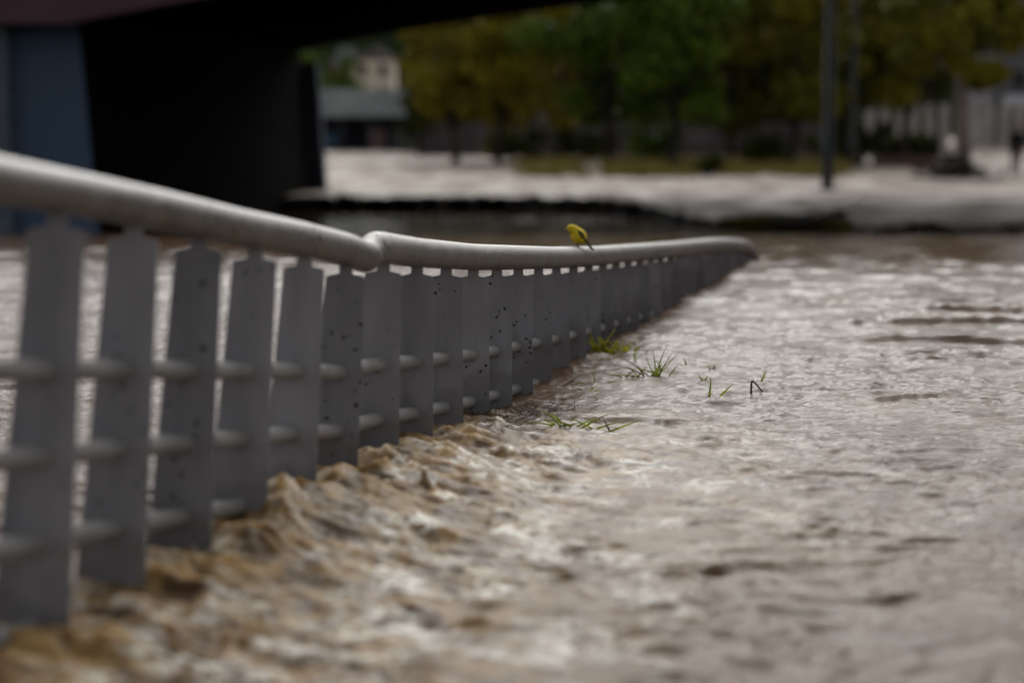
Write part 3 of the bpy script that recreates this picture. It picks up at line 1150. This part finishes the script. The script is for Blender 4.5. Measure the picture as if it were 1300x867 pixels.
# dark clipped hedge in front of the pale fence
hb = on_level(1150, 205, PROM)
hedge = empty('hedge', (hb.x, hb.y, PROM), 'low dark clipped hedge in front of the pale ribbed fence', 'hedge')
cs = [(hb.x + U(-1.35, 1.35), hb.y + U(-.35, .35), PROM + U(.35, 1.1)) for _ in range(40)]
Q, tint = leaves(cs, np.full(40, .36), 4200, 0.10)
link('foliage', quads_mesh('foliage', Q - np.array((hb.x, hb.y, PROM)), LEAF['dark'], tint), None, hedge)
MB().box((hb.x, hb.y, PROM + .45), (2.6, .35, .8)).build('stem', m_barkd, hedge)

# yellow green grass on the bank beyond the promenade
gl = 16000
gp0 = rng.random(gl)
gx = np.where(rng.random(gl) < .16, rng.normal(705, 22, gl), rng.uniform(765, 1078, gl))
gD = 60 + 27 * gp0
keep = perlin(gx / 38.0, gD / 7.0, 33) > -0.12 - 0.5 * (gD > 76)
gx, gD = gx[keep], gD[keep]
gl = len(gx)
GX = gD * (gx - 650) / F
GY = gD
hgt = rng.uniform(.10, .34, gl)
wd = rng.uniform(.02, .05, gl)
ln = rng.normal(size=gl) * .1
z0 = np.full(gl, PROM)
Q = np.stack([np.stack([GX - wd, GY, z0], -1), np.stack([GX + wd, GY, z0], -1), np.stack([GX + ln + wd * .2, GY + ln, z0 + hgt], -1), np.stack([GX + ln - wd * .2, GY + ln, z0 + hgt], -1)], 1)
m_grass = leaf_material('yellow_green_grass', (0.17, 0.15, 0.04), (0.42, 0.35, 0.12))
tag(link('bank_grass', quads_mesh('bank_grass', Q, m_grass, rng.random(gl))), 'strip of yellow green grass along the foot of the tree row', 'grass', kind='stuff')

# weeds on the quay edge
gl = 2600
gx = rng.normal(1000, 30, gl)
gD = np.interp(gx, [900, 960, 1100], [33.6, 32.0, 31.2]) + rng.uniform(-.15, .5, gl)
GX, GY = gD * (gx - 650) / F, gD
hgt = rng.uniform(.08, .26, gl)
ln = rng.normal(size=gl) * .08
z0 = np.full(gl, PROM - .12)
Q = np.stack([np.stack([GX - .012, GY, z0], -1), np.stack([GX + .012, GY, z0], -1), np.stack([GX + ln + .004, GY - .1 + ln, z0 + hgt], -1), np.stack([GX + ln - .004, GY - .1 + ln, z0 + hgt], -1)], 1)
tag(link('quay_weeds', quads_mesh('quay_weeds', Q, leaf_material('quay_weed', (0.06, 0.055, 0.01), (0.2, 0.16, 0.025)), rng.random(gl))), 'yellowish weeds growing along the dark quay edge', 'weeds', kind='stuff')

# ------------------------------------------------------------------ lamp posts
def lamp_post(px, py, h, r, label, m):
    b = on_level(px, py, PROM)
    root = empty('street_lamp', b, label, 'street lamp', 'lamp posts on the promenade')
    MB().tube([b + Vector((0, 0, -.1)), b + Vector((0, 0, 1.2)), b + Vector((0, 0, 1.25)), b + Vector((0, 0, h))], [r * 1.25, r * 1.25, r, r * .65], 16).build('pole', m, root, smooth=True)
    MB().box((b.x, b.y, PROM + .03), (r * 5, r * 5, .06)).build('base_plate', m, root, bevel=.01)
    MB().tube([b + Vector((0, 0, h)), b + Vector((-.5, 0, h + .5)), b + Vector((-1.4, 0, h + .7))], r * .5, 10).build('arm', m, root, smooth=True)
    MB().box((b.x - 1.7, b.y, PROM + h + .68), (.8, .3, .14)).build('lamp_head', m, root, bevel=.04)


m_post = mat('slate_blue_post_paint', (0.055, 0.072, 0.095), 0.5)
lamp_post(1050, 241, 9.0, 0.125, 'nearer tall slate blue lamp post rising from the quay paving', m_post)
lamp_post(1079, 212, 9.5, 0.20, 'farther dark lamp post just right of the nearer one', mat('dull_grey_post_paint', (0.035, 0.036, 0.035), 0.6))

# ------------------------------------------------------------------ pavilion
D = 122.0
pc = at(468, 190, D)
pav = empty('pavilion', (pc.x, pc.y, PROM), 'open pavilion with a deep pale blue grey roof band beyond the bridge', 'pavilion')
W = 7.4
MB().box((pc.x, pc.y + 2.2, PROM + 3.12), (W, 5.0, 1.75)).build('roof', mat('pale_blue_grey_metal', (0.3120, 0.3640, 0.3770), 0.5, scale=1), pav, bevel=.04)
MB().box((pc.x, pc.y + 4.2, PROM + 1.1), (W - .3, .2, 2.2)).build('rear_wall', mat('dark_navy_wall', (0.012, 0.016, 0.03), 0.8), pav)
MB().box((pc.x, pc.y + 2.2, PROM + 2.18), (W - .1, 4.9, .12)).build('ceiling', mat('dark_navy_wall', (0.012, 0.016, 0.03), 0.8), pav)
for k in range(5):
    MB().box((pc.x - W / 2 + .25 + k * (W - .5) / 4, pc.y, PROM + 1.06), (.16, .16, 2.13)).build('column', mat('slate_column', (0.03, 0.035, 0.045), 0.6), pav)
MB().box((pc.x + .45, pc.y + 1.3, PROM + .75), (1.15, .1, 1.5)).build('notice_panel', mat('dusty_pink_panel', (0.22, 0.15, 0.15), 0.7), pav)
MB().box((pc.x + 2.3, pc.y + 1.6, PROM + .7), (1.9, .1, 1.4)).build('side_panel', mat('grey_panel', (0.13, 0.135, 0.13), 0.7), pav)
bb = Vector((pc.x - 2.55, pc.y + .7, PROM))
bn = empty('blue_bin', bb, 'blue wheeled bin under the left end of the pavilion roof', 'bin')
m_bl = mat('blue_plastic', (0.02, 0.075, 0.14), 0.5)
MB().add(*hexa([(bb.x - .36, bb.y - .3, PROM + .1), (bb.x + .36, bb.y - .3, PROM + .1), (bb.x + .36, bb.y + .3, PROM + .1), (bb.x - .36, bb.y + .3, PROM + .1)],
               [(bb.x - .48, bb.y - .38, PROM + 1.05), (bb.x + .48, bb.y - .38, PROM + 1.05), (bb.x + .48, bb.y + .38, PROM + 1.05), (bb.x - .48, bb.y + .38, PROM + 1.05)])).build('body', m_bl, bn, bevel=.03)
MB().box((bb.x, bb.y, PROM + 1.1), (1.04, .84, .08)).build('lid', m_bl, bn, bevel=.03)
for sx in (-.3, .3):
    MB().tube([(bb.x + sx - .04, bb.y + .3, PROM + .1), (bb.x + sx + .04, bb.y + .3, PROM + .1)], .1, 14).build('wheel', mat('black_rubber', (.01, .01, .01), .8), bn)

# ------------------------------------------------------------------ houses
D = 205.0
hc = at(476, 120, D)
hs_ = empty('cream_house', (hc.x, hc.y, PROM), 'cream gabled house rising behind the pavilion roof', 'house')
z0, z1 = PROM, H_CAM + (160 - 78) / F * D
MB().box((hc.x, hc.y, (z0 + z1) / 2), (4.5, 6, z1 - z0)).build('wall', mat('cream_render', (0.6500, 0.5980, 0.4940), 0.85, scale=.5), hs_)
rf = MB()
a = 2.5
rf.add([(hc.x - a, hc.y - 3.2, z1), (hc.x + a, hc.y - 3.2, z1), (hc.x + .4, hc.y - 3.2, z1 + 1.5), (hc.x - a, hc.y + 3.2, z1), (hc.x + a, hc.y + 3.2, z1), (hc.x + .4, hc.y + 3.2, z1 + 1.5)],
       [(0, 1, 2), (3, 5, 4), (0, 2, 5, 3), (1, 4, 5, 2), (0, 3, 4, 1)])
rf.build('roof', mat('grey_mauve_tiles', (0.10, 0.09, 0.10), 0.8), hs_)
for k, (ox, oz) in enumerate(((-1.1, -1.2), (1.1, -1.2), (-1.1, -3.6), (1.1, -3.6))):
    f_ = MB().box((hc.x + ox, hc.y - 3.02, z1 + oz), (.9, .08, 1.3)).build('window', mat('grey_window_frame', (0.25, 0.24, 0.22), 0.6), hs_)
    MB().box((hc.x + ox, hc.y - 3.075, z1 + oz), (.72, .04, 1.1)).build('pane', mat('dark_glass', (0.03, 0.035, 0.04), 0.1), f_)
hc2 = at(440, 120, 215)
h2 = empty('brick_house', (hc2.x, hc2.y, PROM), 'dull pinkish brick house at the left of the cream house', 'house')
z2 = H_CAM + (160 - 85) / F * 215
MB().box((hc2.x, hc2.y, (PROM + z2) / 2), (3.2, 6, z2 - PROM)).build('wall', mat('dull_pink_brick', (0.15, 0.095, 0.08), 0.85), h2)
rf = MB()
rf.add([(hc2.x - 1.9, hc2.y - 3.2, z2), (hc2.x + 1.9, hc2.y - 3.2, z2), (hc2.x + 1.9, hc2.y + 3.2, z2), (hc2.x - 1.9, hc2.y + 3.2, z2), (hc2.x - .6, hc2.y - .5, z2 + 2.2), (hc2.x + .6, hc2.y - .5, z2 + 2.2)],
       [(0, 1, 5, 4), (1, 2, 5), (2, 3, 4, 5), (3, 0, 4), (0, 3, 2, 1)])
rf.build('roof', mat('blue_slate_tiles', (0.025, 0.032, 0.04), 0.7), h2)
MB().box((hc2.x - .2, hc2.y - 3.03, z2 - 1.4), (.9, .06, 1.3)).build('window', mat('dark_glass', (0.03, 0.035, 0.04), 0.1), h2)

# grey building at the right edge
gc = at(1390, 120, 150)
gb = empty('grey_building', (gc.x, gc.y, PROM), 'plain blue grey building at the right edge behind the fence', 'building')
MB().box((gc.x, gc.y + 5, 6.0 + PROM), (16.5, 10, 12.0)).build('wall', mat('blue_grey_render', (0.1553, 0.1553, 0.1823), 0.85, scale=.4), gb)
MB().box((gc.x, gc.y + 5, 12.15 + PROM), (17, 10.6, .35)).build('roof', mat('lead_grey_roof', (0.08, 0.08, 0.09), 0.7), gb)
for kx in range(5):
    for kz in range(2):
        f_ = MB().box((gc.x - 6.2 + kx * 3.1, gc.y - .04, PROM + 5.4 + kz * 3.2), (1.3, .1, 1.6)).build('window', mat('grey_window_frame', (0.25, 0.24, 0.22), 0.6), gb)
        MB().box((gc.x - 6.2 + kx * 3.1, gc.y - .11, PROM + 5.4 + kz * 3.2), (1.1, .05, 1.4)).build('pane', mat('dark_glass', (0.03, 0.035, 0.04), 0.1), f_)
aw = MB()
ax0 = at(1292, 130, 149)
aw.add(*hexa([(ax0.x - 1.0, gc.y - 1.6, 2.25), (ax0.x + 2.2, gc.y - 1.6, 2.25), (ax0.x + 2.2, gc.y - .15, 2.75), (ax0.x - 1.0, gc.y - .15, 2.75)],
             [(ax0.x - 1.0, gc.y - 1.6, 2.4), (ax0.x + 2.2, gc.y - 1.6, 2.4), (ax0.x + 2.2, gc.y - .15, 3.3), (ax0.x - 1.0, gc.y - .15, 3.3)]))
aw.build('awning', mat('white_awning_cloth', (0.55, 0.57, 0.6), 0.8), gb)

# pale ribbed fence and the grey wall behind the trees
fp0, fp1 = at(1085, 196, 109), at(1560, 196, 104)
fen = empty('ribbed_fence', (fp0.x, fp0.y, PROM), 'pale fence of vertical metal ribs behind the right hand trees', 'fence')
dv = (fp1 - fp0)
dv.z = 0
Lf = dv.length
dv.normalize()
rz = math.atan2(dv.y, dv.x)
nr = Vector((-dv.y, dv.x, 0))
pn = MB()
k = 0
while k * .85 < Lf:
    q = fp0 + dv * (k * .85)
    pn.box((q.x, q.y, PROM + 1.55), (.5, .05, 2.7), rz)
    k += 1
pn.build('panel', mat('pale_grey_metal', (0.4080, 0.3840, 0.3720), 0.6, scale=1), fen)
rl = MB()
for zz in (.45, 2.5):
    q = fp0 + dv * (Lf / 2) + nr * .06
    rl.box((q.x, q.y, PROM + zz), (Lf, .06, .1), rz)
rl.build('rail', mat('grey_rail_metal', (0.16, 0.155, 0.15), 0.6), fen)
k = 0
while k * 3.0 < Lf:
    q = fp0 + dv * (k * 3.0) + nr * .15
    MB().box((q.x, q.y, PROM + 1.5), (.12, .12, 3.0), rz).build('post', mat('grey_rail_metal', (0.16, 0.155, 0.15), 0.6), fen)
    k += 1
wl = empty('boundary_wall', (4, 104, PROM), 'long mauve grey boundary wall behind the tree trunks', 'wall')
MB().box((6.5, 104, PROM + .85), (23, .3, 1.7)).build('wall_face', mat('mauve_grey_render', (0.075, 0.066, 0.072), 0.85, vary=.5, scale=.5), wl)
MB().box((6.5, 104, PROM + 1.76), (23.2, .42, .12)).build('coping', mat('grey_coping', (0.09, 0.086, 0.086), 0.8), wl)

# low brick wall right of the hedge
bw = on_level(1148, 212, PROM)
blw = MB().box((bw.x, bw.y, PROM + .2), (2.6, .3, .42)).build('low_brick_wall', mat('dull_red_brick', (0.13, 0.075, 0.062), 0.85, scale=5), None, bevel=.02)
tag(blw, 'low dull red brick wall in front of the dark hedge', 'wall')

# ------------------------------------------------------------------ storage box, sign, debris heap
sb = on_level(628, 200, PROM)
bx = empty('storage_box', sb, 'mustard yellow storage box standing on the far edge of the paving', 'box')
m_y = mat('mustard_plastic', (0.34, 0.25, 0.075), 0.6)
MB().add(*hexa([(sb.x - .55, sb.y - .35, PROM), (sb.x + .55, sb.y - .35, PROM), (sb.x + .55, sb.y + .35, PROM), (sb.x - .55, sb.y + .35, PROM)],
               [(sb.x - .62, sb.y - .4, PROM + .62), (sb.x + .62, sb.y - .4, PROM + .62), (sb.x + .62, sb.y + .4, PROM + .62), (sb.x - .62, sb.y + .4, PROM + .62)])).build('body', m_y, bx, bevel=.03)
MB().add(*hexa([(sb.x - .66, sb.y - .44, PROM + .625), (sb.x + .66, sb.y - .44, PROM + .625), (sb.x + .66, sb.y + .44, PROM + .625), (sb.x - .66, sb.y + .44, PROM + .625)],
               [(sb.x - .6, sb.y - .2, PROM + .86), (sb.x + .6, sb.y - .2, PROM + .86), (sb.x + .6, sb.y + .4, PROM + .9), (sb.x - .6, sb.y + .4, PROM + .9)])).build('lid', m_y, bx, bevel=.03)
sg_ = on_level(688, 206, PROM)
sn = empty('round_sign', sg_, 'pale round sign on a thin post in front of the ochre tree', 'sign')
MB().tube([sg_, sg_ + Vector((0, 0, 2.1))], .04, 10).build('post', mat('dull_grey_post_paint', (0.035, 0.036, 0.035), 0.6), sn)
MB().tube([sg_ + Vector((0, -.06, 2.1)), sg_ + Vector((0, -.045, 2.1))], .32, 24).build('disc', mat('pale_grey_sign', (0.26, 0.27, 0.25), 0.6), sn)

dh = on_level(1216, 226, PROM)
heap = MB()
for _ in range(60):
    p = dh + Vector((random.gauss(0, .55), random.gauss(0, .3), 0))
    hz = max(0.02, .75 - abs(p.x - dh.x + .3) * .55) * random.random()
    p.z = PROM + hz
    d = Vector((U(-1, 1), U(-.5, .5), U(-.35, .35))).normalized() * U(.4, 1.3)
    q = p + d * .5
    q.z = max(q.z, PROM + .02)
    pp = p - d * .5
    pp.z = max(pp.z, PROM + .02)
    heap.tube([pp, p, q], [.03, .045, .02], 7)
tag(heap.build('debris_heap', mat('soaked_driftwood', (0.028, 0.024, 0.024), 0.8)), 'dark heap of soaked branches washed against the pale tree trunk', 'debris')

# branches and foam-white rubbish snagged along the quay edge
for (px0, px1, py, lab) in ((640, 800, 268, 'dark drift branch lying low in the water below the quay, left one'), (985, 1075, 281, 'dark drift branch caught on the quay edge below the lamp post')):
    D = 41.0 if px0 < 800 else 31.0
    a, b = at(px0, py, D), at(px1, py - 4, D)
    br = MB()
    nseg = 9
    pts = [a.lerp(b, i / nseg) + Vector((0, U(-.1, .1), U(-.06, .08))) for i in range(nseg + 1)]
    br.tube(pts, [.10 - .008 * i for i in range(nseg + 1)], 9)
    for i in range(2, nseg):
        br.tube([pts[i], pts[i] + Vector((U(.1, .5), U(-.2, .2), U(.05, .22)))], [.045, .012], 6)
    tag(br.build('drift_branch', mat('soaked_driftwood', (0.028, 0.024, 0.024), 0.8), None, smooth=True), lab, 'branch', 'drift branches along the quay')

# ------------------------------------------------------------------ person at the right edge
pb = on_level(1289, 227, PROM)
per = empty('person', pb, 'person in a black jacket and dark trousers standing at the right edge', 'person')


def skin_obj(name, verts, edges, radii, m, parent, root=0):
    me = bpy.data.meshes.new(name)
    me.from_pydata(verts, edges, [])
    o = link(name, me, m, parent)
    sk = o.modifiers.new('skin', 'SKIN')
    sk.use_smooth_shade = True
    for i, r in enumerate(radii):
        v = me.skin_vertices[0].data[i]
        v.radius = (r, r * .85) if not hasattr(r, '__len__') else r
        v.use_root = (i == root)
    ss_ = o.modifiers.new('subdivision', 'SUBSURF')
    ss_.levels = 1
    ss_.render_levels = 2
    return o


V = [(0, 0, .95), (0, 0, 1.12), (0, .01, 1.36), (0, 0, 1.48), (0, -.01, 1.56), (0, -.02, 1.66), (0, -.01, 1.73),
     (-.17, 0, 1.40), (-.22, .02, 1.14), (-.20, -.05, .90), (-.20, -.07, .82),
     (.17, 0, 1.40), (.23, .02, 1.14), (.20, -.06, .91), (.20, -.08, .83),
     (-.09, 0, .90), (-.10, -.03, .50), (-.10, .02, .09), (-.11, -.12, .035),
     (.09, 0, .90), (.11, .02, .50), (.11, .08, .09), (.13, -.05, .035)]
E = [(0, 1), (1, 2), (2, 3), (3, 4), (4, 5), (5, 6), (2, 7), (7, 8), (8, 9), (9, 10), (2, 11), (11, 12), (12, 13), (13, 14), (0, 15), (15, 16), (16, 17), (17, 18), (0, 19), (19, 20), (20, 21), (21, 22)]
Rr = [.13, .125, .14, .055, .055, .09, .075, .06, .045, .035, .04, .06, .045, .035, .04, .09, .062, .042, .045, .09, .062, .042, .045]
skin_obj('body', V, E, Rr, mat('skin_tone', (0.30, 0.18, 0.13), 0.6), per)
VJ = [(0, 0, .92), (0, 0, 1.12), (0, .01, 1.36), (0, 0, 1.46), (-.17, 0, 1.40), (-.22, .02, 1.14), (-.205, -.045, .93), (.17, 0, 1.40), (.23, .02, 1.14), (.205, -.055, .94)]
EJ = [(0, 1), (1, 2), (2, 3), (2, 4), (4, 5), (5, 6), (2, 7), (7, 8), (8, 9)]
skin_obj('jacket', VJ, EJ, [.17, .165, .175, .075, .085, .07, .055, .085, .07, .055], mat('black_jacket_cloth', (0.010, 0.010, 0.012), 0.9), per)
VT = [(0, 0, .93), (-.09, 0, .88), (-.10, -.03, .50), (-.10, .02, .10), (.09, 0, .88), (.11, .02, .50), (.11, .08, .10)]
skin_obj('trousers', VT, [(0, 1), (1, 2), (2, 3), (0, 4), (4, 5), (5, 6)], [.15, .11, .082, .062, .11, .082, .062], mat('dark_plum_trousers', (0.035, 0.024, 0.024), 0.9), per)
skin_obj('hair', [(0, .02, 1.66), (0, .02, 1.74)], [(0, 1)], [.098, .07], mat('dark_hair', (0.012, 0.009, 0.008), 0.7), per)
